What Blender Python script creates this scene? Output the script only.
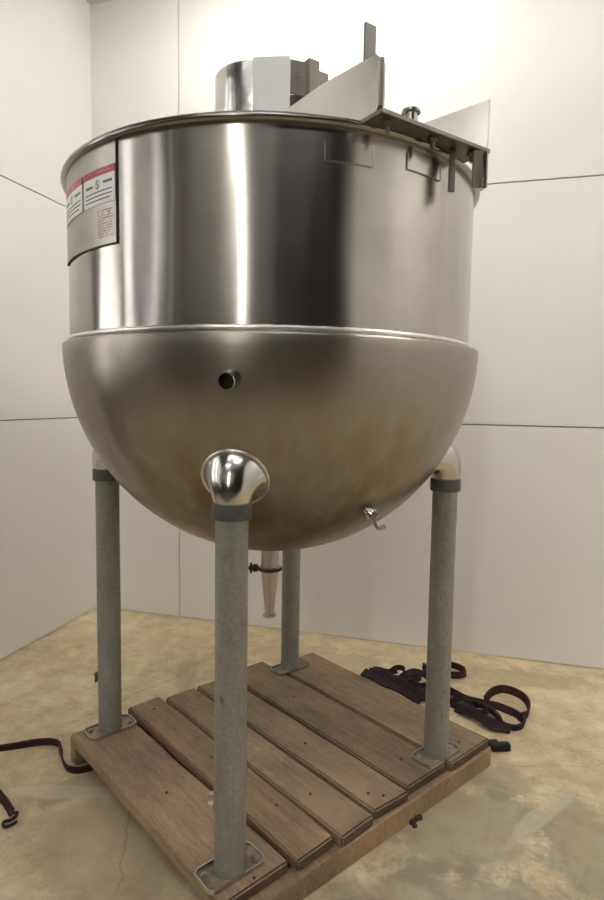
import bpy, bmesh, math, random
from mathutils import Vector, Matrix
for o in list(bpy.data.objects): bpy.data.objects.remove(o)
scn = bpy.context.scene
C = scn.collection
PI = math.pi
# ---------------------------------------------------------------- camera
def cam_setup():
    y, pt, r = .2741, .0846, .0153
    fw = Vector((-math.sin(y)*math.cos(pt), math.cos(y)*math.cos(pt), -math.sin(pt)))
    rt = Vector((math.cos(y), math.sin(y), 0)); up = rt.cross(fw)
    rt2 = math.cos(r)*rt + math.sin(r)*up; up2 = -math.sin(r)*rt + math.cos(r)*up
    cd = bpy.data.cameras.new('camera'); cd.sensor_fit = 'VERTICAL'; cd.sensor_height = 36
    cd.lens = 36*597.4/900; cd.clip_start = .05; cd.clip_end = 100
    co = bpy.data.objects.new('camera', cd); C.objects.link(co)
    m = Matrix((rt2, up2, -fw)).transposed().to_4x4(); m.translation = Vector((.6959, -2.0602, 1.4098))
    co.matrix_world = m
    scn.camera = co
cam_setup()
# ---------------------------------------------------------------- world, exposure, lamps
w = bpy.data.worlds.new('world'); scn.world = w; w.use_nodes = True
w.node_tree.nodes['Background'].inputs[0].default_value = (.75, .8, .9, 1)
w.node_tree.nodes['Background'].inputs[1].default_value = .5
vs = scn.view_settings
vs.view_transform = 'Standard'; vs.look = 'None'; vs.gamma = 1; vs.exposure = 1.36
BOOTH_LAMP = 25.0      # emission of the fluorescent tubes over the kettle
HALL_FILL = 19.0  # strength of the added fill lamps in the unseen hall
DOOR_LIGHT = 8.0       # daylight in the tall gap of the far doors
WINDOW_LIGHT = 1.35

# ---------------------------------------------------------------- node helpers
def new_mat(name):
    m = bpy.data.materials.new(name); m.use_nodes = True
    return m, m.node_tree, m.node_tree.nodes['Principled BSDF']
def N(nt, t, **kw):
    n = nt.nodes.new(t)
    for k, v in kw.items():
        if k in n.inputs: n.inputs[k].default_value = v
        else: setattr(n, k, v)
    return n
def objco(nt, scale=(1, 1, 1), loc=(0, 0, 0)):
    tc = N(nt, 'ShaderNodeTexCoord'); mp = N(nt, 'ShaderNodeMapping')
    mp.inputs['Scale'].default_value = scale; mp.inputs['Location'].default_value = loc
    nt.links.new(tc.outputs['Object'], mp.inputs['Vector']); return mp.outputs[0]
def noise(nt, co, sc, det=4, rough=.6):
    n = N(nt, 'ShaderNodeTexNoise'); n.inputs['Scale'].default_value = sc
    n.inputs['Detail'].default_value = det; n.inputs['Roughness'].default_value = rough
    nt.links.new(co, n.inputs['Vector']); return n.outputs['Fac']
def ramp(nt, f, stops):
    r = N(nt, 'ShaderNodeValToRGB'); e = r.color_ramp.elements
    while len(e) < len(stops): e.new(.5)
    for i, (p, c) in enumerate(stops):
        e[i].position = p; e[i].color = (*c, 1) if len(c) == 3 else c
    nt.links.new(f, r.inputs[0]); return r.outputs[0]
def mixc(nt, f, a, b, mode='MIX'):
    m = N(nt, 'ShaderNodeMix', data_type='RGBA', blend_type=mode)
    for s, v in ((0, f), (6, a), (7, b)):
        if isinstance(v, (int, float)): m.inputs[s].default_value = v
        elif isinstance(v, tuple): m.inputs[s].default_value = (*v, 1)
        else: nt.links.new(v, m.inputs[s])
    return m.outputs[2]
def mth(nt, op, a, b=None, c=None, clamp=False):
    m = N(nt, 'ShaderNodeMath', operation=op); m.use_clamp = clamp
    for i, v in enumerate((a, b, c)):
        if v is None: continue
        if isinstance(v, (int, float)): m.inputs[i].default_value = v
        else: nt.links.new(v, m.inputs[i])
    return m.outputs[0]
def bump(nt, b, h, strength=.2, dist=.01, normal=None):
    n = N(nt, 'ShaderNodeBump'); n.inputs['Strength'].default_value = strength; n.inputs['Distance'].default_value = dist
    nt.links.new(h, n.inputs['Height'])
    if normal is not None: nt.links.new(normal, n.inputs['Normal'])
    if b is not None: nt.links.new(n.outputs[0], b.inputs['Normal'])
    return n.outputs[0]
def simple(name, col, rough=.5, metal=0, var=.15, vs_=8, bmp=0):
    m, nt, b = new_mat(name)
    co = objco(nt); f = noise(nt, co, vs_)
    nt.links.new(ramp(nt, f, [(.3, tuple(c*(1-var) for c in col)), (.7, tuple(min(1, c*(1+var)) for c in col))]), b.inputs['Base Color'])
    b.inputs['Roughness'].default_value = rough; b.inputs['Metallic'].default_value = metal
    if bmp: bump(nt, b, noise(nt, co, vs_*6), bmp, .002)
    return m
def emit(name, col, s):
    m, nt, b = new_mat(name); b.inputs['Base Color'].default_value = (0, 0, 0, 1)
    b.inputs['Emission Color'].default_value = (*col, 1); b.inputs['Emission Strength'].default_value = s
    return m
def steel(name, col=(.60, .575, .54), rough=.24, aniso=.0, wav=.0, wavs=(2.5, 2.5, .8), brush=None, stain=0, sheen=0):
    m, nt, b = new_mat(name); b.inputs['Metallic'].default_value = 1
    co = objco(nt)
    blot = noise(nt, co, 3.2, 6, .65); fine = noise(nt, objco(nt, (5, 5, 1.2)), 6, 3)
    c = mixc(nt, ramp(nt, blot, [(.35, (0, 0, 0)), (.7, (1, 1, 1))]), tuple(x*.78 for x in col), col)
    if stain:
        s = noise(nt, objco(nt, (5, 5, .55)), 2.4, 5, .6)
        s2 = N(nt, 'ShaderNodeSeparateXYZ'); nt.links.new(co, s2.inputs[0])
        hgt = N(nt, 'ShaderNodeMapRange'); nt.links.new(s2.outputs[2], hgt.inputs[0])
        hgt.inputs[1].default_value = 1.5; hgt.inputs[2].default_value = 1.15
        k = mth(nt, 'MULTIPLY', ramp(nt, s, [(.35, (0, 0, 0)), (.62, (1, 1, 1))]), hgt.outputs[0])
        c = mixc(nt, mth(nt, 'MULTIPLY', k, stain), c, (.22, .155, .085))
    nt.links.new(c, b.inputs['Base Color'])
    soft = noise(nt, co, 2.6, 2, .5)
    r = mth(nt, 'MULTIPLY_ADD', soft, rough*.6, rough*.7)
    nt.links.new(r, b.inputs['Roughness'])
    nrm = None
    if wav:
        nrm = bump(nt, None, noise(nt, objco(nt, wavs), 1.0, 2, .5), 1.0, wav)
    if brush:
        nrm = bump(nt, None, noise(nt, objco(nt, brush), 1.0, 2, .7), .12, .0012, nrm)
    if nrm is not None: nt.links.new(nrm, b.inputs['Normal'])
    if aniso:
        t = N(nt, 'ShaderNodeTangent', direction_type='RADIAL', axis='Z')
        nt.links.new(t.outputs[0], b.inputs['Tangent'])
        b.inputs['Anisotropic'].default_value = aniso; b.inputs['Anisotropic Rotation'].default_value = .25
    return m
# ---------------------------------------------------------------- mesh helpers
def link(name, bm, mats, parent=None, smooth=False, angle=35):
    me = bpy.data.meshes.new(name); bmesh.ops.recalc_face_normals(bm, faces=bm.faces[:])
    if smooth:
        for f in bm.faces: f.smooth = True
        for e in bm.edges:
            if len(e.link_faces) == 2 and e.calc_face_angle(0) > math.radians(angle): e.smooth = False
    bm.to_mesh(me); bm.free()
    for m in (mats if isinstance(mats, (list, tuple)) else [mats]): me.materials.append(m)
    o = bpy.data.objects.new(name, me); C.objects.link(o)
    if parent is not None: setparent(o, parent)
    return o
def wloc(o):
    v = Vector(o.location)
    while o.parent: o = o.parent; v = v + Vector(o.location)
    return v
def setparent(o, p):
    o.parent = p
    o.location = Vector(o.location) - wloc(p)      # meshes are built in world coordinates
def empty(name, loc, label=None, cat=None, group=None, parent=None):
    o = bpy.data.objects.new(name, None); C.objects.link(o); o.location = loc; o.empty_display_size = .1
    if label: o['label'] = label
    if cat: o['category'] = cat
    if group: o['group'] = group
    return o
def tag(o, label, cat, group=None):
    o['label'] = label; o['category'] = cat
    if group: o['group'] = group
    return o
def structure(o, label=None, cat=None):
    o['kind'] = 'structure'
    if label: o['label'] = label; o['category'] = cat
    return o
def add_box(bm, M, sx, sy, sz, bev=0, mi=0):
    r = bmesh.ops.create_cube(bm, size=1, matrix=M @ Matrix.Diagonal((sx, sy, sz, 1)))
    vsx = r['verts']; fs = {f for v in vsx for f in v.link_faces}
    for f in fs: f.material_index = mi
    if bev:
        es = list({e for v in vsx for e in v.link_edges})
        bmesh.ops.bevel(bm, geom=es, offset=bev, segments=2, affect='EDGES', profile=.5)
def T(x, y, z, rz=0): return Matrix.Translation((x, y, z)) @ Matrix.Rotation(rz, 4, 'Z')
def frame(o, x, z):
    """matrix with origin o, local X along x, local Z along z"""
    x = Vector(x).normalized(); z = Vector(z).normalized(); y = z.cross(x).normalized(); x = y.cross(z)
    m = Matrix((x, y, z)).transposed().to_4x4(); m.translation = Vector(o); return m
def lathe(bm, prof, M=Matrix.Identity(4), seg=48, closed=False, mi=0):
    rings = []
    for r, z in prof:
        if r < 1e-6: rings.append([bm.verts.new(M @ Vector((0, 0, z)))])
        else: rings.append([bm.verts.new(M @ Vector((r*math.cos(2*PI*i/seg), r*math.sin(2*PI*i/seg), z))) for i in range(seg)])
    pr = list(zip(rings, rings[1:]))
    if closed: pr.append((rings[-1], rings[0]))
    for a, b in pr:
        for i in range(seg):
            j = (i+1) % seg
            if len(a) == 1 and len(b) == 1: continue
            if len(a) == 1: f = bm.faces.new((a[0], b[j], b[i]))
            elif len(b) == 1: f = bm.faces.new((a[i], a[j], b[0]))
            else: f = bm.faces.new((a[i], a[j], b[j], b[i]))
            f.material_index = mi
def cyl(bm, a, b, r, r2=None, seg=20, mi=0):
    a = Vector(a); b = Vector(b); d = b-a
    q = d.to_track_quat('Z', 'Y').to_matrix().to_4x4(); q.translation = a
    r2 = r if r2 is None else r2
    lathe(bm, [(0, 0), (r, 0), (r2, d.length), (0, d.length)], q, seg, mi=mi)
def prism(bm, pts, M, h, mi=0):
    """polygon pts in local XY extruded along local Z by h"""
    a = [bm.verts.new(M @ Vector((x, y, 0))) for x, y in pts]; b = [bm.verts.new(M @ Vector((x, y, h))) for x, y in pts]
    fs = [bm.faces.new(a), bm.faces.new(b)]
    for i in range(len(pts)):
        j = (i+1) % len(pts); fs.append(bm.faces.new((a[i], a[j], b[j], b[i])))
    for f in fs: f.material_index = mi
def rrect(w_, h, r, n=5):
    out = []
    for cx, cy, a0 in ((w_/2-r, h/2-r, 0), (-w_/2+r, h/2-r, 90), (-w_/2+r, -h/2+r, 180), (w_/2-r, -h/2+r, 270)):
        for i in range(n+1):
            a = math.radians(a0+90*i/n); out.append((cx+r*math.cos(a), cy+r*math.sin(a)))
    return out
def arcshell(bm, r0, r1, a0, a1, z0, z1, step=2.0, mi=0):
    n = max(1, int(abs(a1-a0)/step)); Q = []
    for i in range(n+1):
        a = math.radians(a0+(a1-a0)*i/n); c, s = math.cos(a), math.sin(a)
        Q.append([bm.verts.new((r*c, r*s, z)) for r, z in ((r0, z0), (r1, z0), (r1, z1), (r0, z1))])
    fs = []
    for p, q in zip(Q, Q[1:]):
        for k in range(4): fs.append(bm.faces.new((p[k], p[(k+1) % 4], q[(k+1) % 4], q[k])))
    fs += [bm.faces.new(Q[0]), bm.faces.new(Q[-1])]
    for f in fs: f.material_index = mi
def smooth_path(P, n=8):
    P = [Vector(p) for p in P]; out = []
    for i in range(len(P)-1):
        p0 = P[max(i-1, 0)]; p1 = P[i]; p2 = P[i+1]; p3 = P[min(i+2, len(P)-1)]
        for k in range(n):
            t = k/n
            out.append(.5*((2*p1)+(-p0+p2)*t+(2*p0-5*p1+4*p2-p3)*t*t+(-p0+3*p1-3*p2+p3)*t**3))
    out.append(P[-1]); return out
def ribbon(bm, P, w_, th, tilt=90, mi=0, n=8):
    """webbing along P; tilt 0 = lies flat, 90 = stands on edge; tilt may be a list per control point"""
    tl = tilt if isinstance(tilt, (list, tuple)) else [tilt]*len(P)
    S = smooth_path(P, n); rings = []
    for i, p in enumerate(S):
        d = (S[min(i+1, len(S)-1)]-S[max(i-1, 0)]).normalized()
        k = i/n; a = int(min(k, len(tl)-1)); b = min(a+1, len(tl)-1); tt = math.radians(tl[a]+(tl[b]-tl[a])*(k-a))
        side = Vector((-d.y, d.x, 0))
        side = side.normalized() if side.length > 1e-5 else Vector((1, 0, 0))
        up = d.cross(side); up = up if up.z >= 0 else -up
        wv = side*math.cos(tt)+up*math.sin(tt); tv = d.cross(wv).normalized()
        rings.append([bm.verts.new(p+wv*(w_/2*sx)+tv*(th/2*sy)) for sx, sy in ((1, 1), (-1, 1), (-1, -1), (1, -1))])
    for a, b in zip(rings, rings[1:]):
        for k in range(4): bm.faces.new((a[k], a[(k+1) % 4], b[(k+1) % 4], b[k])).material_index = mi
    bm.faces.new(rings[0]).material_index = mi; bm.faces.new(rings[-1]).material_index = mi
def tube(bm, P, r, seg=10, n=6, mi=0):
    S = smooth_path(P, n); rings = []; u = None
    for i, p in enumerate(S):
        d = (S[min(i+1, len(S)-1)]-S[max(i-1, 0)]).normalized()
        u = d.orthogonal().normalized() if u is None else (u-d*u.dot(d)).normalized()
        v = d.cross(u); rings.append([bm.verts.new(p+(u*math.cos(2*PI*k/seg)+v*math.sin(2*PI*k/seg))*r) for k in range(seg)])
    for a, b in zip(rings, rings[1:]):
        for k in range(seg): bm.faces.new((a[k], a[(k+1) % seg], b[(k+1) % seg], b[k])).material_index = mi
    bm.faces.new(rings[0]).material_index = mi; bm.faces.new(rings[-1]).material_index = mi

# ---------------------------------------------------------------- materials
def wall_mat(name, col, rough=.42):
    m, nt, b = new_mat(name); co = objco(nt)
    f = noise(nt, co, 1.3, 5, .6); f2 = noise(nt, co, 60, 3)
    c = ramp(nt, f, [(.3, tuple(x*.965 for x in col)), (.7, col)])
    nt.links.new(c, b.inputs['Base Color']); b.inputs['Roughness'].default_value = rough
    n1 = bump(nt, None, noise(nt, co, 1.1, 2), .4, .02)
    bump(nt, b, f2, .12, .001, n1); return m
WALL = wall_mat('white_fibreglass_panel', (.85, .84, .805))
GROOVE = simple('panel_groove', (.30, .28, .24), .8)
CEIL = wall_mat('ceiling_panel', (.72, .68, .62))
DARKWALL = simple('dark_hall_wall', (.055, .052, .05), .7, vs_=1)
DARKCEIL = simple('dark_hall_ceiling', (.10, .095, .09), .8, vs_=1)

def floor_mat():
    m, nt, b = new_mat('stained_concrete'); co = objco(nt)
    n1 = noise(nt, co, 1.6, 8, .65); n2 = noise(nt, co, 9, 8, .7); n3 = noise(nt, co, 70, 4, .7)
    n4 = noise(nt, objco(nt, (1, 1, 1), (3.1, 7.7, 0)), .9, 5, .6)
    c = ramp(nt, n1, [(.28, (.48, .375, .235)), (.5, (.60, .48, .315)), (.72, (.74, .62, .44))])
    c = mixc(nt, .75, c, ramp(nt, n2, [(.3, (.27, .255, .23)), (.5, (.5, .5, .5)), (.72, (.76, .75, .73))]), 'OVERLAY')
    c = mixc(nt, .35, c, ramp(nt, n3, [(.3, (.35, .35, .35)), (.7, (.65, .65, .65))]), 'OVERLAY')
    sep = N(nt, 'ShaderNodeSeparateXYZ'); nt.links.new(co, sep.inputs[0])
    def blob(cx, cy, rx, ry, ang, soft=.16, k=.5):
        mp = N(nt, 'ShaderNodeMapping', vector_type='TEXTURE'); nt.links.new(co, mp.inputs[0])
        mp.inputs['Location'].default_value = (cx, cy, 0); mp.inputs['Rotation'].default_value = (0, 0, math.radians(ang)); mp.inputs['Scale'].default_value = (rx, ry, 1)
        ln = N(nt, 'ShaderNodeVectorMath', operation='LENGTH'); nt.links.new(mp.outputs[0], ln.inputs[0])
        wob = noise(nt, co, 7, 6, .7)
        d = mth(nt, 'MULTIPLY_ADD', mth(nt, 'SUBTRACT', wob, .5), 2.4, ln.outputs['Value'])
        r = N(nt, 'ShaderNodeMapRange'); nt.links.new(d, r.inputs[0]); r.inputs[1].default_value = 1+soft; r.inputs[2].default_value = 1-soft
        return mth(nt, 'MULTIPLY', r.outputs[0], k)
    # damp looking grey-green patches beside the pallet, brown smudges elsewhere
    for args, col in (((.72, -.10, .30, .22, 40, .2, .6), (.27, .24, .165)), ((1.14, -.10, .20, .26, 10, .2, .6), (.245, .215, .145)), ((.85, .18, .12, .10, 0), (.26, .23, .17)),
                      ((.62, -.55, .42, .22, 30), (.22, .205, .16)), ((-.36, -.50, .30, .22, -33), (.36, .28, .18)), ((-.62, -.30, .07, .12, -33), (.30, .23, .15)), 
                      ((1.0, 1.1, .35, .10, 5), (.33, .25, .16)), ((-.65, .62, .05, .3, 20), (.36, .29, .2)), ((-.1, 1.0, .35, .16, 0), (.40, .31, .2))):
        c = mixc(nt, blob(*args), c, col)
    # scattered rusty smears
    c = mixc(nt, mth(nt, 'MULTIPLY', ramp(nt, n4, [(.60, (0, 0, 0)), (.72, (1, 1, 1))]), .35), c, (.33, .24, .14))
    # pale scrape
    for args in ((.98, .03, .20, .03, 55), (-.62, -.33, .25, .035, 15)):
        c = mixc(nt, blob(*args, k=.5), c, (.62, .55, .42))
    # cracks: wobbling thin lines with limited length
    wob = noise(nt, co, 6, 4, .6)
    for (x0, y0, x1, y1, wd) in ((-.68, .66, -.60, .95, .0035), (-.92, .05, -.68, .62, .003), (-.22, -.66, -.36, -.38, .003), (-.36, -.38, -.60, -.05, .002), (.9, .3, 1.5, .5, .0025)):
        L = math.hypot(x1-x0, y1-y0); ux, uy = (x1-x0)/L, (y1-y0)/L
        al = mth(nt, 'ADD', mth(nt, 'MULTIPLY', sep.outputs[0], ux), mth(nt, 'MULTIPLY_ADD', sep.outputs[1], uy, -(x0*ux+y0*uy)))
        ac = mth(nt, 'ADD', mth(nt, 'MULTIPLY', sep.outputs[0], -uy), mth(nt, 'MULTIPLY_ADD', sep.outputs[1], ux, (x0*uy-y0*ux)))
        ac = mth(nt, 'MULTIPLY_ADD', mth(nt, 'SUBTRACT', wob, .5), .09, ac)
        k = mth(nt, 'MULTIPLY', mth(nt, 'LESS_THAN', mth(nt, 'ABSOLUTE', ac), wd), mth(nt, 'MULTIPLY', mth(nt, 'GREATER_THAN', al, 0), mth(nt, 'LESS_THAN', al, L)))
        c = mixc(nt, mth(nt, 'MULTIPLY', k, .38), c, (.13, .10, .07))
    nt.links.new(c, b.inputs['Base Color'])
    nt.links.new(ramp(nt, n2, [(.3, (.5, .5, .5)), (.7, (.75, .75, .75))]), b.inputs['Roughness'])
    bump(nt, b, n3, .25, .002, bump(nt, None, n2, .3, .006)); return m
FLOOR = floor_mat()

def wood_mat(name, base=(.30, .185, .095), seed=0.0):
    m, nt, b = new_mat(name)
    rot = math.radians(-33.06)
    tc = N(nt, 'ShaderNodeTexCoord'); mp0 = N(nt, 'ShaderNodeMapping'); mp0.inputs['Rotation'].default_value = (0, 0, -rot)
    nt.links.new(tc.outputs['Object'], mp0.inputs[0])
    def co2(s):
        mp = N(nt, 'ShaderNodeMapping'); mp.inputs['Scale'].default_value = s; mp.inputs['Location'].default_value = (seed, seed*.7, seed)
        nt.links.new(mp0.outputs[0], mp.inputs[0]); return mp.outputs[0]
    g = noise(nt, co2((1.2, 26, 26)), 2.2, 8, .7); g2 = noise(nt, co2((1, 1.6, 1)), 3.5, 7, .7); g3 = noise(nt, co2((9, 60, 60)), 3, 6, .75)
    c = ramp(nt, g, [(.25, tuple(x*.66 for x in base)), (.5, base), (.78, tuple(x*1.3 for x in base))])
    c = mixc(nt, .8, c, ramp(nt, g2, [(.3, (.26, .27, .28)), (.5, (.5, .5, .5)), (.72, (.74, .73, .70))]), 'OVERLAY')
    c = mixc(nt, .7, c, ramp(nt, g3, [(.3, (.3, .3, .3)), (.7, (.7, .7, .7))]), 'OVERLAY')
    nt.links.new(c, b.inputs['Base Color']); b.inputs['Roughness'].default_value = .72
    bump(nt, b, g, .35, .002, bump(nt, None, g3, .3, .001)); return m
WOODS = [wood_mat('pallet_wood_%s' % n, b, s) for n, b, s in (('worn', (.29, .195, .12), 0), ('brown', (.27, .175, .105), 3.3), ('tan', (.31, .21, .13), 7.1),
                                                           ('grey', (.28, .19, .12), 11.7), ('shaded', (.225, .15, .092), 15.2), ('half_shaded', (.245, .165, .10), 19.9))]  # last two boards darker: shade under the kettle put into the wood colour
WOOD_END = wood_mat('end_grain', (.10, .062, .035), 31)
WOOD_S = wood_mat('pallet_stringer_wood', (.34, .225, .13), 25)

STEEL_V = steel('brushed_stainless_wall', (.53, .505, .47), .215, aniso=.75, wav=.017, wavs=(3.2, 3.2, .55), brush=None)
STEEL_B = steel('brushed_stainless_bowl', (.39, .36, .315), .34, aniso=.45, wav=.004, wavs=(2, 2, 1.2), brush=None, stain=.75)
STEEL = steel('stainless', (.64, .62, .585), .22)
STEEL_POL = steel('polished_stainless', (.70, .685, .66), .19, wav=.004, wavs=(9, 9, 9))
STEEL_RIM = steel('rim_stainless', (.31, .295, .275), .2)
STEEL_SAT = steel('satin_stainless', (.55, .52, .48), .34)
STEEL_DK = steel('dull_dark_stainless', (.20, .185, .165), .42)
BROWNG = simple('brown_grey_paint', (.17, .15, .13), .5)
BEAD = simple('ground_weld_bead', (.80, .78, .74), .28, 1, .1, 30, .3)
INSIDE = simple('dark_pipe_inside', (.02, .018, .016), .7)
BLACK = simple('black_rubber', (.018, .016, .015), .5)
WHITE = simple('white_enamel', (.93, .93, .92), .35, 0, .02)
STICKW = simple('sticker_white', (.84, .84, .82), .35, 0, .02)
STICKR = simple('sticker_red', (.46, .035, .075), .35, 0, .08)
STICKK = simple('sticker_black', (.035, .035, .04), .4)
def galv():
    m, nt, b = new_mat('grey_galvanised_pipe'); co = objco(nt)
    f = noise(nt, objco(nt, (1, 1, .45)), 12, 6, .7); g = noise(nt, co, 90, 3)
    c = ramp(nt, f, [(.30, (.225, .225, .198)), (.55, (.285, .283, .255)), (.75, (.36, .358, .325))])
    c = mixc(nt, .35, c, ramp(nt, g, [(.3, (.3, .3, .3)), (.7, (.7, .7, .7))]), 'OVERLAY')
    s = noise(nt, objco(nt, (1, 1, .7), (5, 2, 1)), 26, 4, .6)
    c = mixc(nt, mth(nt, 'MULTIPLY', ramp(nt, s, [(.66, (0, 0, 0)), (.72, (1, 1, 1))]), .6), c, (.10, .085, .07))
    nt.links.new(c, b.inputs['Base Color']); b.inputs['Metallic'].default_value = .35; b.inputs['Roughness'].default_value = .47
    bump(nt, b, g, .12, .001); return m
GALV = galv()
SLEEVE = simple('dark_grey_sleeve', (.105, .108, .105), .5, .3, .2, 20, .1)
WEB = simple('dark_webbing', (.020, .009, .011), .85, 0, .5, 40, .3)
WEBR = simple('maroon_webbing', (.036, .009, .011), .85, 0, .4, 40, .3)
HOOK = simple('black_coated_hook', (.02, .016, .016), .4, .4)
TAGP = steel('worn_nameplate', (.45, .42, .39), .38, stain=0)
TRAY = simple('rust_tinged_tray', (.30, .235, .18), .5, .45, .45, 25)
SCUFF = simple('etched_print', (.30, .235, .20), .5, .6, .3, 60)

# ---------------------------------------------------------------- structure
XL, YB, ZC, XR = -1.6644, 1.3369, 3.82, 3.6
def boxobj(name, x0, x1, y0, y1, z0, z1, m):
    bm = bmesh.new(); add_box(bm, T((x0+x1)/2, (y0+y1)/2, (z0+z1)/2), x1-x0, y1-y0, z1-z0)
    return structure(link(name, bm, m))
boxobj('floor', -5, 9, -3.3, 3, -.1, 0, FLOOR)
boxobj('floor', -5, 9, -10, -3.3, -.1, 0, simple('dark_hall_floor', (.075, .062, .048), .6, vs_=1))
G = .006        # joint width between wall sheets; sheets 12 mm thick over a backing
def panelled(name, axis, const, sgn, spans, zs, back):
    """sheets with real open joints in front of a dark backing; spans: per row list of breaks"""
    bm = bmesh.new()
    for r in range(len(zs)-1):
        br = spans[r]
        for a, b in zip(br, br[1:]):
            g0 = 0 if a == br[0] else G/2; g1 = 0 if b == br[-1] else G/2
            za = zs[r] + (G*.7 if r else .004); zb = zs[r+1]-(G/2 if r < len(zs)-2 else 0)
            x0, x1 = a+g0, b-g1
            if axis == 'x': add_box(bm, T((x0+x1)/2, const+sgn*.006, (za+zb)/2), x1-x0, .012, zb-za, .0012)
            else: add_box(bm, T(const+sgn*.006, (x0+x1)/2, (za+zb)/2), .012, x1-x0, zb-za, .0012)
    lo, hi = spans[0][0], spans[0][-1]
    if axis == 'x': add_box(bm, T((lo+hi)/2, const+sgn*.06, zs[-1]/2), hi-lo, .095, zs[-1], mi=1)
    else: add_box(bm, T(const+sgn*.06, (lo+hi)/2, zs[-1]/2), .095, hi-lo, zs[-1], mi=1)
    return structure(link(name, bm, [WALL, GROOVE]))
xs = -1.062
panelled('wall_back', 'x', YB, 1, [[XL-.1, xs, xs+2.75, XR+.1], [XL-.1, xs+.6+2.44, XR+.1], [XL-.1, xs, xs+2.44+2.4, XR+.1]], [0, 1.2856, 2.5557, ZC], 0)
panelled('wall_left', 'y', XL, -1, [[-.62, YB], [-.62, YB], [-.62, YB]], [0, 1.2749, 2.5282, ZC], 0)
panelled('wall_right', 'y', XR, 1, [[-2.45, -1.2, YB], [-2.45, -1.2, YB], [-2.45, -1.2, YB]], [0, 1.28, 2.54, ZC], 0)
bm = bmesh.new(); add_box(bm, T((XL+XR)/2, .3, ZC+.05), XR-XL+.2, 2.3, .1); structure(link('ceiling', bm, CEIL))
# the dark hall behind the camera
boxobj('wall_front', -5, 9, -9.1, -9, 0, 6.6, DARKWALL)
boxobj('reflector_slab_2', -4, -3.97, -9, -5.95, 2.3, 6.6, simple('grey_reflector', (.55, .52, .46), .6, vs_=.7, var=.35))  # added pale slab, lightens what the kettle wall mirrors on its left
boxobj('reflector_slab_1', -3.97, 3.4, -9, -8.97, 2.3, 6.6, simple('grey_reflector', (.55, .52, .46), .6, vs_=.7, var=.35))  # added pale slab, so the kettle front mirrors mid grey
boxobj('wall_west', -4.1, -4, -9, 3, 0, 6.6, DARKWALL)
boxobj('wall_east', 8, 8.1, -9, 3, 0, 6.6, DARKWALL)
bm = bmesh.new(); add_box(bm, T(2, -3, 6.65), 12.4, 12.4, .1); structure(link('ceiling', bm, DARKCEIL))
def window(name, cx, cy, z0, z1, wd, along, nx, nz, m):
    """framed window in a hall wall: emissive daylight pane behind real bars"""
    bm = bmesh.new(); bm2 = bmesh.new(); rz = 0 if along == 'x' else PI/2
    M = T(cx, cy, (z0+z1)/2, rz); h = z1-z0
    add_box(bm2, M, wd, .02, h)
    for i in range(nx+1): add_box(bm, M @ Matrix.Translation((-wd/2+wd*i/nx, 0, 0)), .06 if i in (0, nx) else .05, .08, h+.06)
    for i in range(nz+1): add_box(bm, M @ Matrix.Translation((0, 0, -h/2+h*i/nz)), wd+.06, .08, .06 if i in (0, nz) else .03)
    f = structure(link(name, bm, DARKWALL)); link('pane', bm2, m, f); return f
DAY = emit('daylight_gap', (1, .97, .88), DOOR_LIGHT); WIN = emit('daylight_window', (1, .97, .93), WINDOW_LIGHT)
window('door_1', .0, -8.96, 1.9, 6.3, .34, 'x', 1, 1, DAY)
for i, (cy, wd, z0, z1) in enumerate(((-1.5, .8, .9, 4.6), (-2.75, .8, 1.2, 4.8), (-4.1, .55, 1.2, 5.0), (-5.6, .35, 1.0, 5.4))):
    window('window_%d' % (i+1), -3.94, cy, z0, z1, wd, 'y', 3, 4, WIN)

def tube_light(name, x, y, z, L, rz, strength, label):
    t = empty(name, (x, y, z), label, 'ceiling light')
    bm = bmesh.new(); M = T(x, y, z, rz)
    prism(bm, [(-.09, -.05), (.09, -.05), (.06, 0), (-.06, 0)], M @ Matrix.Rotation(PI/2, 4, 'Y') @ Matrix.Rotation(PI/2, 4, 'Z') @ Matrix.Translation((0, 0, -L/2)), L)
    link('housing', bm, WHITE, t)
    e = emit(name+'_glow', (1, .975, .93), strength)
    for s in (-.04, .04):
        bm = bmesh.new(); a = M @ Vector((-L/2+.03, s, -.068)); b = M @ Vector((L/2-.03, s, -.068)); cyl(bm, a, b, .014, seg=12)
        link('tube', bm, e, t)
    return t
tube_light('ceiling_light', -.15, .55, ZC, 1.5, 0, BOOTH_LAMP, 'white twin-tube ceiling light over the back of the kettle')
tube_light('ceiling_light', 2.3, -.05, ZC, 1.5, PI/2, BOOTH_LAMP*1.25, 'added white twin-tube fill light to brighten the right wall')  # added lamp, lifts the right wall mirrored in the steel
tube_light('ceiling_light', -.1, -2.9, 5.45, 2.4, .3, HALL_FILL, 'added long twin-tube fill light high above the viewer')  # added fill for the kettle front, legs, pallet and near floor
tube_light('ceiling_light', 1.9, -3.4, 5.45, 2.4, .3, HALL_FILL, 'added long twin-tube fill light high in the hall toward the right')  # second added fill lamp for the front of the scene

tube_light('ceiling_light', -1.2, -6.3, 6.58, 2.4, 0, HALL_FILL, 'added long twin-tube fill light for the slabs on the far wall')  # added only to light the slabs mirrored in the kettle

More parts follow.
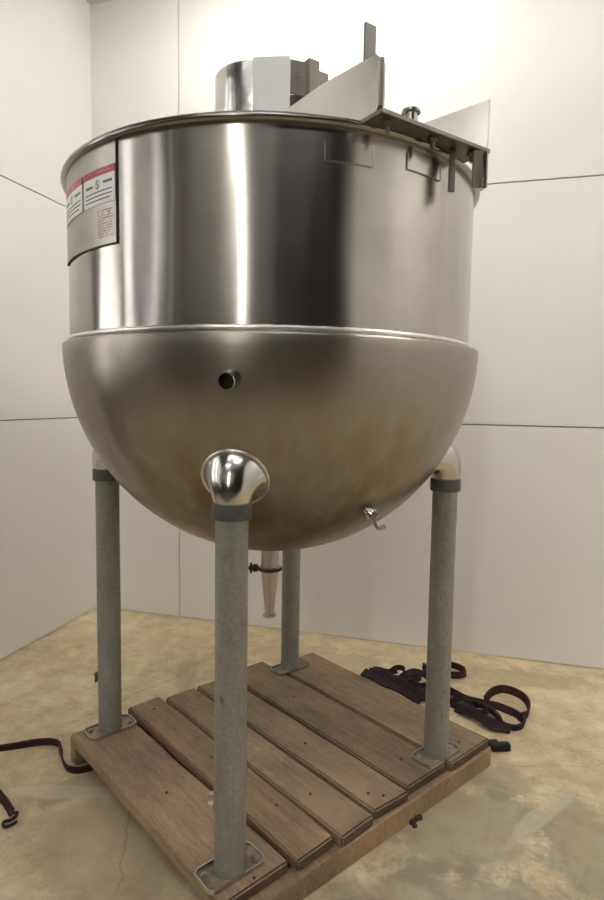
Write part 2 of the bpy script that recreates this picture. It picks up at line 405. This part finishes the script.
# ---------------------------------------------------------------- pallet
PA = math.radians(-33.06); ZP = .1116; BT = .038; SH = ZP-BT
pallet = empty('wooden_pallet', (0, 0, 0), 'weathered brown wooden pallet of six boards on the concrete floor under the kettle', 'pallet')
PM = Matrix.Rotation(PA, 4, 'Z')
rnd = random.Random(4)
boards = [(-.554, -.322, -.53, .507, -.06), (-.298, -.149, -.575, .522, .0), (-.137, .008, -.553, .533, .0), (.022, .182, -.548, .528, .0), (.196, .412, -.57, .520, .0), (.424, .675, -.50, .526, .0)]
for i, (v0, v1, u0, u1, sk) in enumerate(boards):
    bm = bmesh.new(); nu = 14; L = u1-u0; wv = v1-v0
    add_box(bm, Matrix.Identity(4), L, wv, BT)
    bmesh.ops.subdivide_edges(bm, edges=[e for e in bm.edges if abs((e.verts[0].co-e.verts[1].co).x) > .3], cuts=nu)
    bmesh.ops.bevel(bm, geom=[e for e in bm.edges if len(e.link_faces) == 2 and e.calc_face_angle(0) > 1], offset=.006, segments=2, affect='EDGES')
    for v in bm.verts:
        x = v.co.x
        v.co.y += .002*math.sin(4*x+i*2) + (.0012*math.sin(17*x+i) if abs(v.co.y) > wv/2-.02 else 0)
        if v.co.z > 0: v.co.z += -.0015*abs(math.sin(9*x+i*1.7+v.co.y*20))
        if abs(x) > L/2-.02: v.co.x += .006*math.sin(31*v.co.y+i*2.2)
    bm.normal_update()
    for f in bm.faces:
        if abs(f.normal.x) > .8: f.material_index = 1
    bm.transform(PM @ Matrix.Translation(((u0+u1)/2, (v0+v1)/2, ZP-BT/2)) @ Matrix.Rotation(math.radians(sk*0), 4, 'Z'))
    link('deck_board', bm, [WOODS[i], WOOD_END], pallet, True)
for (u, wd, va) in ((.514, .050, -.557), (.0, .045, -.46), (-.505, .045, -.555)):
    bm = bmesh.new(); add_box(bm, PM @ Matrix.Translation((u, (va+.678)/2, SH/2+.001)), wd, .678-va, SH, .004)
    link('stringer', bm, WOOD_S, pallet)
bm = bmesh.new()
for (u, v) in ((-.05, -.22), (.30, -.20), (.33, -.08), (.45, .07), (.1, .10), (-.2, .30), (.40, .3), (.49, -.43), (.49, .1), (-.49, -.22), (.47, .56), (.02, -.44)):
    add = PM @ Vector((u, v, ZP-.003)); cyl(bm, add, add+Vector((0, 0, .0045)), .0045, seg=10)
link('nail_head', bm, INSIDE, pallet)['kind'] = 'stuff'

# ---------------------------------------------------------------- kettle
R, ZR, ZS, RB, HB, RL, PHI = .6791, 2.0785, 1.5869, .708, .7154, .6263, 4.8757
kettle = empty('steam_kettle', (0, 0, ZP), 'large stainless steel jacketed kettle on four grey pipe legs standing on a pallet', 'kettle')
bm = bmesh.new()
lathe(bm, [(R, ZS-.012), (R, ZR), (R-.008, ZR), (R-.012, ZS-.02)], seg=160, closed=True)
for v in bm.verts:      # very slightly out of true, like hand-rolled sheet
    a = math.atan2(v.co.y, v.co.x); k = 1+.0004*math.sin(9*a+1)+.0003*math.sin(23*a)
    v.co.x *= k; v.co.y *= k
link('vessel_wall', bm, STEEL_V, kettle, True)
bm = bmesh.new(); Z1 = ZR+.0125
lathe(bm, [(R-.012, Z1-.014), (R+.004, Z1-.021), (R+.014, Z1-.019), (R+.0188, Z1-.013), (R+.0188, Z1-.008), (R+.015, Z1-.001), (R+.006, Z1+.002), (R-.008, Z1), (R-.013, Z1-.006)], seg=160, closed=True)
link('rim', bm, STEEL_RIM, kettle, True, 50)
prof = [(RB*math.sin(t), ZS-HB*math.cos(t)) for t in [math.radians(88.5)*i/40 for i in range(41)]]
inner = [(r*.965, ZS-(ZS-z)*.965) for r, z in reversed(prof)]
bm = bmesh.new(); lathe(bm, prof + [(RB-.002, ZS-.0145), (RB-.006, ZS-.012), (R-.006, ZS-.006)] + [(R-.02, ZS-.014)] + inner[1:], seg=160)
bmesh.ops.remove_doubles(bm, verts=bm.verts[:], dist=1e-5)
bmesh.ops.translate(bm, verts=bm.verts[:], vec=(.005, .0014, 0))
link('bowl_jacket', bm, STEEL_B, kettle, True, 50)
bm = bmesh.new(); rn = random.Random(1)
n = 240; rings = []
for i in range(n):
    a = 2*PI*i/n; jr = rn.uniform(-.0006, .0006); jz = rn.uniform(-.0008, .0008)
    rings.append([bm.verts.new(((R+.003+jr+.007*math.cos(b))*math.cos(a), (R+.003+jr+.007*math.cos(b))*math.sin(a), ZS-.002+jz+.0075*math.sin(b))) for b in [2*PI*k/8 for k in range(8)]])
for i in range(n):
    p, q = rings[i], rings[(i+1) % n]
    for k in range(8): bm.faces.new((p[k], p[(k+1) % 8], q[(k+1) % 8], q[k]))
link('weld_seam', bm, BEAD, kettle, True, 60)
def bowl_r(z): return RB*math.sqrt(max(0, 1-((ZS-z)/HB)**2))
# legs
for k in range(4):
    a = PHI+k*PI/2; er = Vector((math.cos(a), math.sin(a), 0)); et = Vector((-math.sin(a), math.cos(a), 0)); c = er*RL
    leg = None
    bm = bmesh.new(); M = Matrix.Translation(c)
    lathe(bm, [(0, ZP+.006), (.0436, ZP+.006), (.0436, 1.12), (0, 1.12)], M, 40)
    if k == 1:
        pass
    leg = link('leg', bm, GALV, kettle, True)
    bm = bmesh.new(); lathe(bm, [(.0432, 1.096), (.0515, 1.096), (.053, 1.0985), (.053, 1.137), (.051, 1.1395), (.0432, 1.1395)], M, 40, closed=True)
    sl = link('sleeve', bm, SLEEVE, leg, True)
    # flared gusset blending the leg into the bowl
    bm = bmesh.new(); nn = 48; rows = []
    for i in range(nn):
        th = 2*PI*i/nn; ct, st = math.cos(th), math.sin(th)
        p0 = c+et*(.0495*ct)+er*(.0495*st); p0.z = 1.1385
        z2 = 1.196+.080*st; t2 = .090*ct; rr = bowl_r(z2); rad = math.sqrt(max(.01, rr*rr-t2*t2))+.002
        p2 = er*rad+et*t2; p2.z = z2
        pc = c+et*(.064*ct)+er*(.066*st); pc.z = 1.183+.028*max(0, st)
        rows.append([p0*(1-s)**2+pc*2*s*(1-s)+p2*s*s for s in [j/9 for j in range(10)]])
        q = p2-er*.006; rows[-1].append(q)
    V = [[bm.verts.new(p) for p in r] for r in rows]
    for i in range(nn):
        p, q = V[i], V[(i+1) % nn]
        for j in range(10): bm.faces.new((p[j], q[j], q[j+1], p[j+1]))
    link('leg_gusset', bm, STEEL_POL, kettle, True, 60)
    # weld line round the gusset
    bm = bmesh.new(); tube(bm, [r[9] for r in rows]+[rows[0][9]], .0035, 6, 1)
    link('gusset_weld', bm, BEAD, kettle, True, 60)
    # upturned foot tray
    bm = bmesh.new(); ang = math.radians(56.9); M2 = T(c.x, c.y, ZP+.001, ang)
    pr = rrect(.188, .100, .024); pi_ = rrect(.180, .092, .021)
    rings = []
    for pts, z in ((pr, 0), (pr, .0115), (pi_, .0115), (pi_, .0045)): rings.append([bm.verts.new(M2 @ Vector((x, y, z))) for x, y in pts])
    for p, q in zip(rings, rings[1:]):
        for i in range(len(pr)): bm.faces.new((p[i], p[(i+1) % len(pr)], q[(i+1) % len(pr)], q[i]))
    bm.faces.new(rings[0]); bm.faces.new(rings[-1]).material_index = 1
    foot = link('foot_plate', bm, [STEEL, TRAY], leg, True)
    for s in (-1, 1):
        bm = bmesh.new(); p = M2 @ Vector((s*.072, -.018*s, .0045)); cyl(bm, p, p+Vector((0, 0, .007)), .010, .009, 6)
        cyl(bm, p, p+Vector((0, 0, .011)), .005, seg=10); link('bolt', bm, STEEL_SAT, leg)
    if k == 3:
        bm = bmesh.new(); z = .335; p = c+Vector((-.963, -.271, 0))*.047; add_box(bm, T(p.x, p.y, z, .274), .022, .02, .006, .001)
        add_box(bm, T(p.x-.006, p.y, z-.016, .274), .006, .02, .034, .001); link('tab', bm, SLEEVE, leg)
    if k == 0:
        bm = bmesh.new(); z = .33; p = c+Vector((-.963, -.271, 0))*.046; cyl(bm, p, p+Vector((-.014, -.004, 0)), .011, .009, 12)
        p.z = .33; cyl(bm, p, p+Vector((-.012, -.0035, 0)), .009, .007, 12)
        for v in bm.verts:
            if v.co.z < .1: v.co.z += .30
        link('plug', bm, STEEL_SAT, leg)
# front steam inlet
def nozzle(name, p, d, r, L, wall=.004, m=STEEL):
    p = Vector(p); d = Vector(d).normalized(); q = d.to_track_quat('Z', 'Y').to_matrix().to_4x4(); q.translation = p
    bm = bmesh.new(); lathe(bm, [(r, -.03), (r, L-.002), (r-.0015, L), (r-wall, L), (r-wall, -.02)], q, 32)
    lathe(bm, [(0, .012), (r-wall*.9, .012)], q, 32, mi=1)
    return link(name, bm, [m, INSIDE], kettle, True)
p = Vector((.128, -.684, 1.458)); nozzle('steam_inlet', p, (.0, -1, -.2), .0225, .040, .003, STEEL_POL)
# side petcock
p = Vector((.405, -.30, 1.082)); nrm = Vector((p.x/RB**2, p.y/RB**2, (p.z-ZS)/HB**2)).normalized()
e1 = Vector((.963, .271, 0)); bm = bmesh.new(); d = (nrm*.6+e1*.5+Vector((0, 0, -.15))).normalized()
cyl(bm, p-nrm*.015, p+d*.020, .016, .015, 20); cyl(bm, p+d*.012, p+d*.022, .023, .023, 20); cyl(bm, p+d*.020, p+d*.038, .013, .012, 6)
pc = link('drain_cock', bm, STEEL, kettle, True)
bm = bmesh.new(); q = p+d*.030; down = Vector((.12, 0, -.99)).normalized()
tube(bm, [q, q+down*.022, q+down*.036+e1*.010, q+down*.030+e1*.030], .007, 8, 4); link('cock_handle', bm, STEEL_SAT, pc, True)
# bottom drain with clamp and cone
bm = bmesh.new(); lathe(bm, [(.0, .886), (.033, .880), (.033, .792), (.041, .790), (.041, .784), (0, .784)], seg=32)
dr = link('drain_neck', bm, STEEL_SAT, kettle, True)
bm = bmesh.new(); lathe(bm, [(0, .783), (.041, .783), (.041, .777), (.032, .772), (.0165, .617), (.0165, .610), (.0245, .608), (.0245, .602), (.013, .601), (.013, .62)], seg=32)
link('reducer_cone', bm, STEEL_SAT, kettle, True)
bm = bmesh.new(); lathe(bm, [(.038, .778), (.043, .778), (.0455, .780), (.0455, .787), (.043, .789), (.038, .789)], seg=32, closed=True)
cl = link('drain_clamp', bm, BLACK, kettle, True)
bm = bmesh.new(); lx = Vector((-.963, -.271, 0)); b0 = lx*.045+Vector((0, 0, .784))
cyl(bm, b0, b0+lx*.016, .013, .015, 10); cyl(bm, b0+lx*.012, b0+lx*.034, .009, .008, 10)
for s in (-1, 1): cyl(bm, b0+lx*.022, b0+lx*.026+Vector((0, 0, s*.019)), .006, .0045, 8)
link('wing_nut', bm, BLACK, cl, True)
# weld pads
bm = bmesh.new()
for k, (a0, a1, z0, z1) in enumerate(((-61.0, -50.1, 1.992, 2.044), (-41.2, -30.0, 2.008, 2.05))):
    bm = bmesh.new(); arcshell(bm, R-.002, R+.0028, a0, a1, z0, z1, 1); link('weld_pad', bm, STEEL_V, kettle, True)
    bm = bmesh.new()
    for (b0, b1, y0, y1) in ((a0, a1, z0-.0016, z0), (a1, a1+.18, z0, z1), (a0, a0+.16, z0, z1)): arcshell(bm, R-.002, R+.0036, b0, b1, y0, y1, 1)
    link('pad_weld', bm, STEEL_DK if k else STEEL_SAT, kettle)
# nameplate and its two stickers
bm = bmesh.new(); arcshell(bm, R-.001, R+.0035, -140.5, -108.4, 1.8135, ZR-.004, 1)
np_ = link('nameplate', bm, TAGP, kettle, True)
bm = bmesh.new()
for (b0, b1, y0, y1) in ((-140.5, -108.2, 1.8108, 1.8140), (-108.4, -108.15, 1.812, ZR-.006)): arcshell(bm, R-.001, R+.0042, b0, b1, y0, y1, 1)
link('plate_edge', bm, INSIDE, np_)
bm = bmesh.new(); rn = random.Random(8)
for row in range(11):
    z = 1.834+row*.0068; a = -115.2
    while a < -109.8:
        L = rn.uniform(.15, .5)
        if rn.random() < .75: arcshell(bm, R+.003, R+.0039, a, a+L, z, z+.0035, 1)
        a += L+.15
link('etched_print', bm, SCUFF, np_)
bm = bmesh.new()
for row in range(5):
    z = 1.838+row*.009; arcshell(bm, R+.003, R+.0038, -124-row*.3, -119-rn.random()*2, z, z+.0012, 1)
link('etched_print', bm, SCUFF, np_)
def sticker(a0, a1, z0, z1, r, off=0):
    bm = bmesh.new(); rn = random.Random(int(abs(a0)))
    zb = z1-.019
    arcshell(bm, r, r+.0015, a0, a1, z0, zb, 1, 0); arcshell(bm, r, r+.0015, a0, a1, zb, z1, 1, 1)
    W = a1-a0; am = (a0+a1)/2; q = r+.0018
    # emblem ring
    zc = zb-.021; prev = None
    for i in range(20):
        t0 = 2*PI*i/20; t1 = 2*PI*(i+1)/20; ra = .95; rz = .0125
        vv = []
        for (t, s) in ((t0, 1), (t1, 1), (t1, .84), (t0, .84)):
            aa = math.radians(am+ra*s*math.cos(t)); vv.append(bm.verts.new((q*math.cos(aa), q*math.sin(aa), zc+rz*s*math.sin(t))))
        bm.faces.new(vv).material_index = 2
    for (da, dz, w_, h) in ((-.05, .0065, .5, .003), (-.22, .002, .3, .006), (.0, -.001, .5, .003), (.2, -.005, .3, .005), (-.02, -.0085, .55, .003)):
        arcshell(bm, r, q, am+da-w_/2, am+da+w_/2, zc+dz-h/2, zc+dz+h/2, 1, 2)
    for side in (-1, 1):       # the two small words beside the emblem
        aa = am+side*W*.29-W*.115; e = aa+W*.23
        i = 0
        while aa < e:
            L = W*.028; arcshell(bm, r, q, aa, aa+L, zc-.0035+.0015*side, zc+.0035+.0015*side, 1, 1 if (side < 0 and aa > e-W*.07) else 2); aa += L*1.35
    for row in range(3):       # three lines of small print
        z = zc-.021-row*.0105; aa = a0+W*.07; e = a1-W*(.07+.06*(row == 2))
        while aa < e:
            L = rn.uniform(.25, .9); arcshell(bm, r, q, aa, min(aa+L, e), z, z+.0032, 1, 2); aa += L+.12
    aa = a0+W*.5                                     # pale lettering in the red band
    while aa < a1-W*.1:
        arcshell(bm, r, q, aa, aa+W*.03, z1-.0125, z1-.0075, 1, 3); aa += W*.045
    return link('sticker', bm, [STICKW, STICKR, STICKK, simple('faded_pink', (.62, .3, .34), .5)], np_)
sticker(-121.4, -108.6, 1.921, 2.014, R+.0038)
sticker(-137.5, -122.4, 1.921, 2.014, R+.0048)

# agitator bridge on the rim
e_t = Vector((.6378, .7702, 0)); e_o = Vector((.7702, -.6378, 0)); c0 = Vector((.595, -.4565, 0)); ZM = 2.0815
BM = frame((c0.x, c0.y, 0), e_t, (0, 0, 1))     # local x along the outer edge, local y = inward
assert (BM.to_3x3() @ Vector((0, 1, 0))).dot(e_o) < 0
bridge = None
bm = bmesh.new(); add_box(bm, BM @ Matrix.Translation((0, .058, ZM+.0065)), .392, .116, .011, .0015)
bridge = link('mounting_plate', bm, STEEL_DK, kettle)
for x in (-.155, -.0, .152):
    bm = bmesh.new(); p = BM @ Vector((x, .026, ZM)); dn = Vector((0, 0, -1))
    cyl(bm, p+Vector((0, 0, .013)), p+Vector((0, 0, .021)), .011, seg=6); cyl(bm, p, p+dn*.010, .0125, seg=6); cyl(bm, p+dn*.009, p+dn*.026, .0065, seg=12)
    link('mounting_bolt', bm, STEEL_DK, bridge)
# side plates of the bridge (chamfered outer corner) spanning the vessel
for s, inset in ((-1, .004), (1, .002)):
    bm = bmesh.new(); x = s*.188; L = 1.262
    M = BM @ Matrix.Translation((x-.003, 0, ZM+.013)) @ Matrix(((0, 0, 1, 0), (1, 0, 0, 0), (0, 1, 0, 0), (0, 0, 0, 1)))
    if s < 0: pts = [(.004, .0), (.004, .100), (.034, .134), (.25, .152), (.80, .152), (L-.03, .11), (L, .03), (L, 0)]
    else: pts = [(.012, .0), (.004, .010), (.002, .125), (.25, .150), (.80, .150), (L-.03, .11), (L, .03), (L, 0)]
    prism(bm, pts, M, .006); link('bridge_side_plate', bm, STEEL, kettle)
# far end support so that the bridge rests on the opposite rim
bm = bmesh.new(); add_box(bm, BM @ Matrix.Translation((0, 1.40-.16, ZM+.0065)), .392, .14, .011, .0015); link('mounting_plate', bm, STEEL_DK, kettle)
bm = bmesh.new(); add_box(bm, BM @ Matrix.Translation((0, .745, ZM+.0105)), .37, .42, .008, .001); link('motor_base', bm, STEEL_SAT, kettle)
bm = bmesh.new(); add_box(bm, T(.4216, -.523, 2.245, .876), .036, .006, .174, .001); link('upright_bar', bm, BROWNG, kettle)
bm = bmesh.new(); p = BM @ Vector((-.194, .012, ZM+.013+.055)); add_box(bm, Matrix.Translation(p) @ Matrix.Rotation(math.radians(20), 4, 'Z'), .012, .030, .108, .001); link('upright_bar', bm, STEEL_SAT, kettle)
# hanging straps under the plate
for (x, y, z0, z1, wd) in ((.622, -.350, 1.974, ZM+.001, .017), (.688, -.333, 1.986, ZM+.001, .028)):
    bm = bmesh.new(); add_box(bm, T(x, y, (z0+z1)/2, .5), wd, .008, z1-z0, .001); link('hanging_lug', bm, BROWNG, kettle)
bm = bmesh.new(); add_box(bm, T(.706, -.324, 2.03, .5+PI/2), .03, .005, .095, .001); link('hanging_lug', bm, STEEL, kettle)
# sanitary ferrule on the plate
q = BM @ Vector((-.06, .045, 0)); bm = bmesh.new()
q = Vector((.524, -.490, ZM+.012)); lathe(bm, [(0, 0), (.0165, 0), (.0165, .030), (.0235, .032), (.0235, .038), (.017, .040), (.0, .040)], Matrix.Translation(q), 28)
link('ferrule', bm, STEEL_POL, kettle, True)

# motor cover standing on the bridge
r_ = Vector((.963, .2707, 0)); d_ = Vector((-.2707, .963, 0))
KM = frame((0, 0, 0), r_, (0, 0, 1)); zb, zt = ZM+.0145, 2.505
def plan_shell(pts, th, z0, z1):
    """open sheet following plan points"""
    bm = bmesh.new(); P = [Vector((x, y, 0)) for x, y in pts]; O = []; n = len(P)
    for i in range(n):
        t = (P[min(i+1, n-1)]-P[max(i-1, 0)]).normalized(); O.append(P[i]+Vector((-t.y, t.x, 0))*th)
    col = [[bm.verts.new(KM @ Vector((q.x, q.y, z))) for q, z in ((a, z0), (b, z0), (b, z1), (a, z1))] for a, b in zip(P, O)]
    for p, q in zip(col, col[1:]):
        for k in range(4): bm.faces.new((p[k], p[(k+1) % 4], q[(k+1) % 4], q[k]))
    bm.faces.new(col[0]); bm.faces.new(col[-1]); return bm
arc = [(-.067+.144*math.cos(a)*1.0, .02+.152*math.sin(a)) for a in [math.radians(268-i*8) for i in range(21)]]
motor = link('motor_cover', plan_shell([(-.064, -.132)] + arc[1:], -.004, zb, zt), STEEL_POL, kettle, True)
bm = bmesh.new(); prism(bm, [(-.066, -.139), (.0555, -.1505), (.0555, -.146), (-.066, -.134)], KM @ Matrix.Translation((0, 0, zb)), zt-zb+.006)
prism(bm, [(.0515, -.150), (.0555, -.1505), (.0555, .10), (.0515, .10)], KM @ Matrix.Translation((0, 0, zb)), .26)
link('cover_panel', bm, WHITE, kettle)
bm = bmesh.new(); add_box(bm, KM @ Matrix.Translation((.035, .0, zb+.16)), .13, .20, .32, .004); link('gearbox', bm, STEEL_DK, kettle)
bm = bmesh.new(); prism(bm, [(.056, -.1505), (.102, -.135), (.102, -.130), (.056, -.1455)], KM @ Matrix.Translation((0, 0, 2.395)), .105)
cyl(bm, KM @ Vector((.078, -.146, 2.455)), KM @ Vector((.078, -.12, 2.455)), .009, seg=8); fl = link('flange_plate', bm, BROWNG, kettle)
bm = bmesh.new(); add_box(bm, KM @ Matrix.Translation((.122, -.05, (zb+2.545)/2)) @ Matrix.Rotation(.6, 4, 'Z'), .044, .044, 2.545-zb, .003)
add_box(bm, KM @ Matrix.Translation((.09, -.03, zb+.14)), .08, .03, .26, .002); link('square_post', bm, BROWNG, kettle)
bm = bmesh.new(); prism(bm, [(.146, -.02), (.184, .004), (.184, .009), (.146, -.015)], KM @ Matrix.Translation((0, 0, 2.42)), .115)
prism(bm, [(.146, -.02), (.160, -.011), (.160, -.006), (.146, -.015)], KM @ Matrix.Translation((0, 0, zb)), .36)
cyl(bm, KM @ Vector((.166, -.012, 2.48)), KM @ Vector((.166, .012, 2.48)), .009, seg=8); link('flange_plate', bm, BROWNG, kettle)
bm = bmesh.new(); cyl(bm, (0, 0, 1.25), (0, 0, zb), .024, seg=24); add_box(bm, T(0, 0, 1.3, .6), .9, .05, .008, .002); link('agitator_shaft', bm, STEEL_SAT, kettle)

# ---------------------------------------------------------------- tie-down straps on the floor
def strap(name, label, paths, group=None, parts=()):
    bm = bmesh.new()
    for (P, wd, th, tilt, mi) in paths: ribbon(bm, P, wd, th, tilt, mi)
    o = link(name, bm, [WEB, WEBR], None, True, 40); tag(o, label, 'strap', group)
    for nm, f, m in parts:
        b2 = bmesh.new(); f(b2); link(nm, b2, m, o, True)
    return o
W = .024
h = W/2+.001
strap('ratchet_strap', 'dark maroon strap running from under the pallet corner out to the left', [
    ([(-.52, -.03, h), (-.60, -.155, h), (-.655, -.228, h), (-.715, -.236, h+.001), (-.785, -.18, h+.004), (-.84, -.122, h+.008), (-.92, -.128, h+.006), (-1.05, -.205, h), (-1.25, -.33, h)], .030, .008, 76, 1)])
def hook_left(bm):
    tube(bm, [(-.742, -.490, .014), (-.728, -.502, .018), (-.712, -.500, .022), (-.706, -.512, .018), (-.716, -.526, .012), (-.730, -.532, .010), (-.728, -.545, .009), (-.712, -.552, .009), (-.694, -.540, .012), (-.688, -.527, .016)], .0055, 8, 4)
strap('ratchet_strap', 'short dark strap end with a black double hook at the left edge', [
    ([(-.93, -.38, .013), (-.85, -.43, .013), (-.79, -.462, .013), (-.735, -.497, .014)], .026, .006, 60, 1)], None, [('hook', hook_left, HOOK)])
# heap behind the pallet
def buckle1(bm):
    add_box(bm, T(.60, .82, .03, .8), .09, .04, .03, .006); cyl(bm, (.565, .80, .045), (.61, .86, .045), .010, seg=10)
from math import sin, cos
def loop(cx, cy, rx, ry, a0, a1, z, rot=0, n=9, dz=0):
    out = []
    for i in range(n+1):
        a = math.radians(a0+(a1-a0)*i/n); x, y = rx*cos(a), ry*sin(a); rr = math.radians(rot)
        out.append((cx+x*cos(rr)-y*sin(rr), cy+x*sin(rr)+y*cos(rr), z+dz*sin(math.radians(180*i/n))))
    return out
strap('ratchet_strap', 'crumpled dark strap bunched behind the pallet with a loop standing beyond the right leg', [
    ([(.22, .90, h), (.30, .86, h), (.38, .83, h+.008), (.46, .79, h+.006), (.54, .76, h+.012), (.60, .72, h)], .034, .010, 70, 0),
    ([(.21, .89, .012), (.27, .85, .018), (.33, .81, .012), (.40, .77, .018), (.47, .72, .012), (.52, .68, .010)], .040, .010, 25, 0),
    ([(.26, .90, .03), (.31, .885, .036), (.36, .84, .03), (.42, .82, .036), (.50, .78, .03), (.56, .74, .03)], .034, .009, 35, 0),
    ([(.34, .90, .02), (.37, .93, .04), (.41, .92, .05), (.42, .88, .04), (.39, .85, .02)], .026, .006, 82, 1),
    ([(.25, .88, h), (.33, .86, h+.022), (.38, .80, h+.01), (.45, .76, h+.025), (.53, .70, h+.01), (.60, .66, h+.01)], .032, .009, 60, 0),
    ([(.40, .91, h), (.44, .86, .03), (.46, .80, .04), (.50, .84, .045), (.50, .92, .04), (.46, .96, .02), (.42, .93, h)], W, .005, 80, 0),
    ([(.24, .92, .015), (.30, .90, .03), (.35, .87, .045), (.38, .89, .045), (.36, .92, .03), (.31, .90, .02)], .026, .007, 55, 0),
    ([(.42, .84, .05), (.47, .88, .06), (.53, .87, .05), (.55, .82, .04), (.50, .79, .035), (.44, .82, .03)], .028, .008, 60, 0),
    (loop(.61, 1.04, .11, .065, 200, 470, .024, -10, 10), .034, .008, 84, 1),
    ([(.44, .90, .014), (.50, .96, .02), (.56, 1.0, .02), (.50, .93, .03), (.46, .84, .03), (.52, .74, .02)], W, .006, 75, 0)], 'straps heaped behind the pallet')
strap('ratchet_strap', 'dark maroon strap in two wide loops on the concrete right of the pallet', [
    ([(.56, .86, h), (.64, .82, h+.004), (.72, .765, h), (.80, .745, h), (.87, .735, h), (.93, .70, h)], .036, .010, 66, 1),
    ([(.93, .70, h), (.965, .66, h), (.965, .60, h), (.93, .565, h), (.885, .575, h), (.865, .62, h+.01), (.80, .70, h+.012), (.70, .70, h+.01), (.62, .74, h)], .034, .010, 74, 0),
    ([(.81, .77, .02), (.845, .84, .03), (.90, .875, .035), (.97, .84, .035), (1.0, .77, .03), (.99, .69, .022), (.95, .65, .022)], .038, .008, 80, 1),
    ([(.66, .70, h), (.74, .65, h+.006), (.80, .60, h+.003), (.86, .555, h+.008), (.91, .54, h)], .036, .012, 55, 0),
    ([(.68, .66, h), (.76, .60, h+.02), (.83, .54, h+.01), (.90, .545, .020)], .036, .010, 50, 0),
    ([(.64, .72, h), (.72, .68, .035), (.78, .62, .03), (.82, .64, .04), (.78, .68, .04)], .026, .006, 70, 0)], 'straps heaped behind the pallet',
    [('ratchet', lambda b: (add_box(b, T(.735, .645, .028, -.75), .10, .045, .03, .006)), HOOK), ('ratchet', lambda b: add_box(b, T(.62, .79, .03, -.5), .05, .03, .03, .006), HOOK)])
bm = bmesh.new(); add_box(bm, T(.862, .395, .0165, .35), .080, .032, .031, .007); add_box(bm, T(.83, .42, .013, .35), .05, .022, .022, .005)
tag(link('strap_buckle', bm, HOOK, None, True), 'small black buckle block lying at the right corner of the pallet', 'buckle')
# crumb of debris
bm = bmesh.new(); rn = random.Random(3)
for (dx, dy, s) in ((0, 0, .012), (.014, .01, .010), (-.006, -.02, .011), (.002, -.034, .008)):
    r = bmesh.ops.create_icosphere(bm, subdivisions=2, radius=s, matrix=T(.566+dx, -.118+dy, s*.55))
    for v in r['verts']:
        v.co += Vector((rn.uniform(-1, 1), rn.uniform(-1, 1), rn.uniform(-.6, .6)))*s*.25
        v.co.z = max(v.co.z, .0005)
tag(link('debris_clump', bm, simple('dark_dirt', (.05, .035, .025), .9)), 'small dark clump of dirt on the floor beside the front edge of the pallet', 'debris')
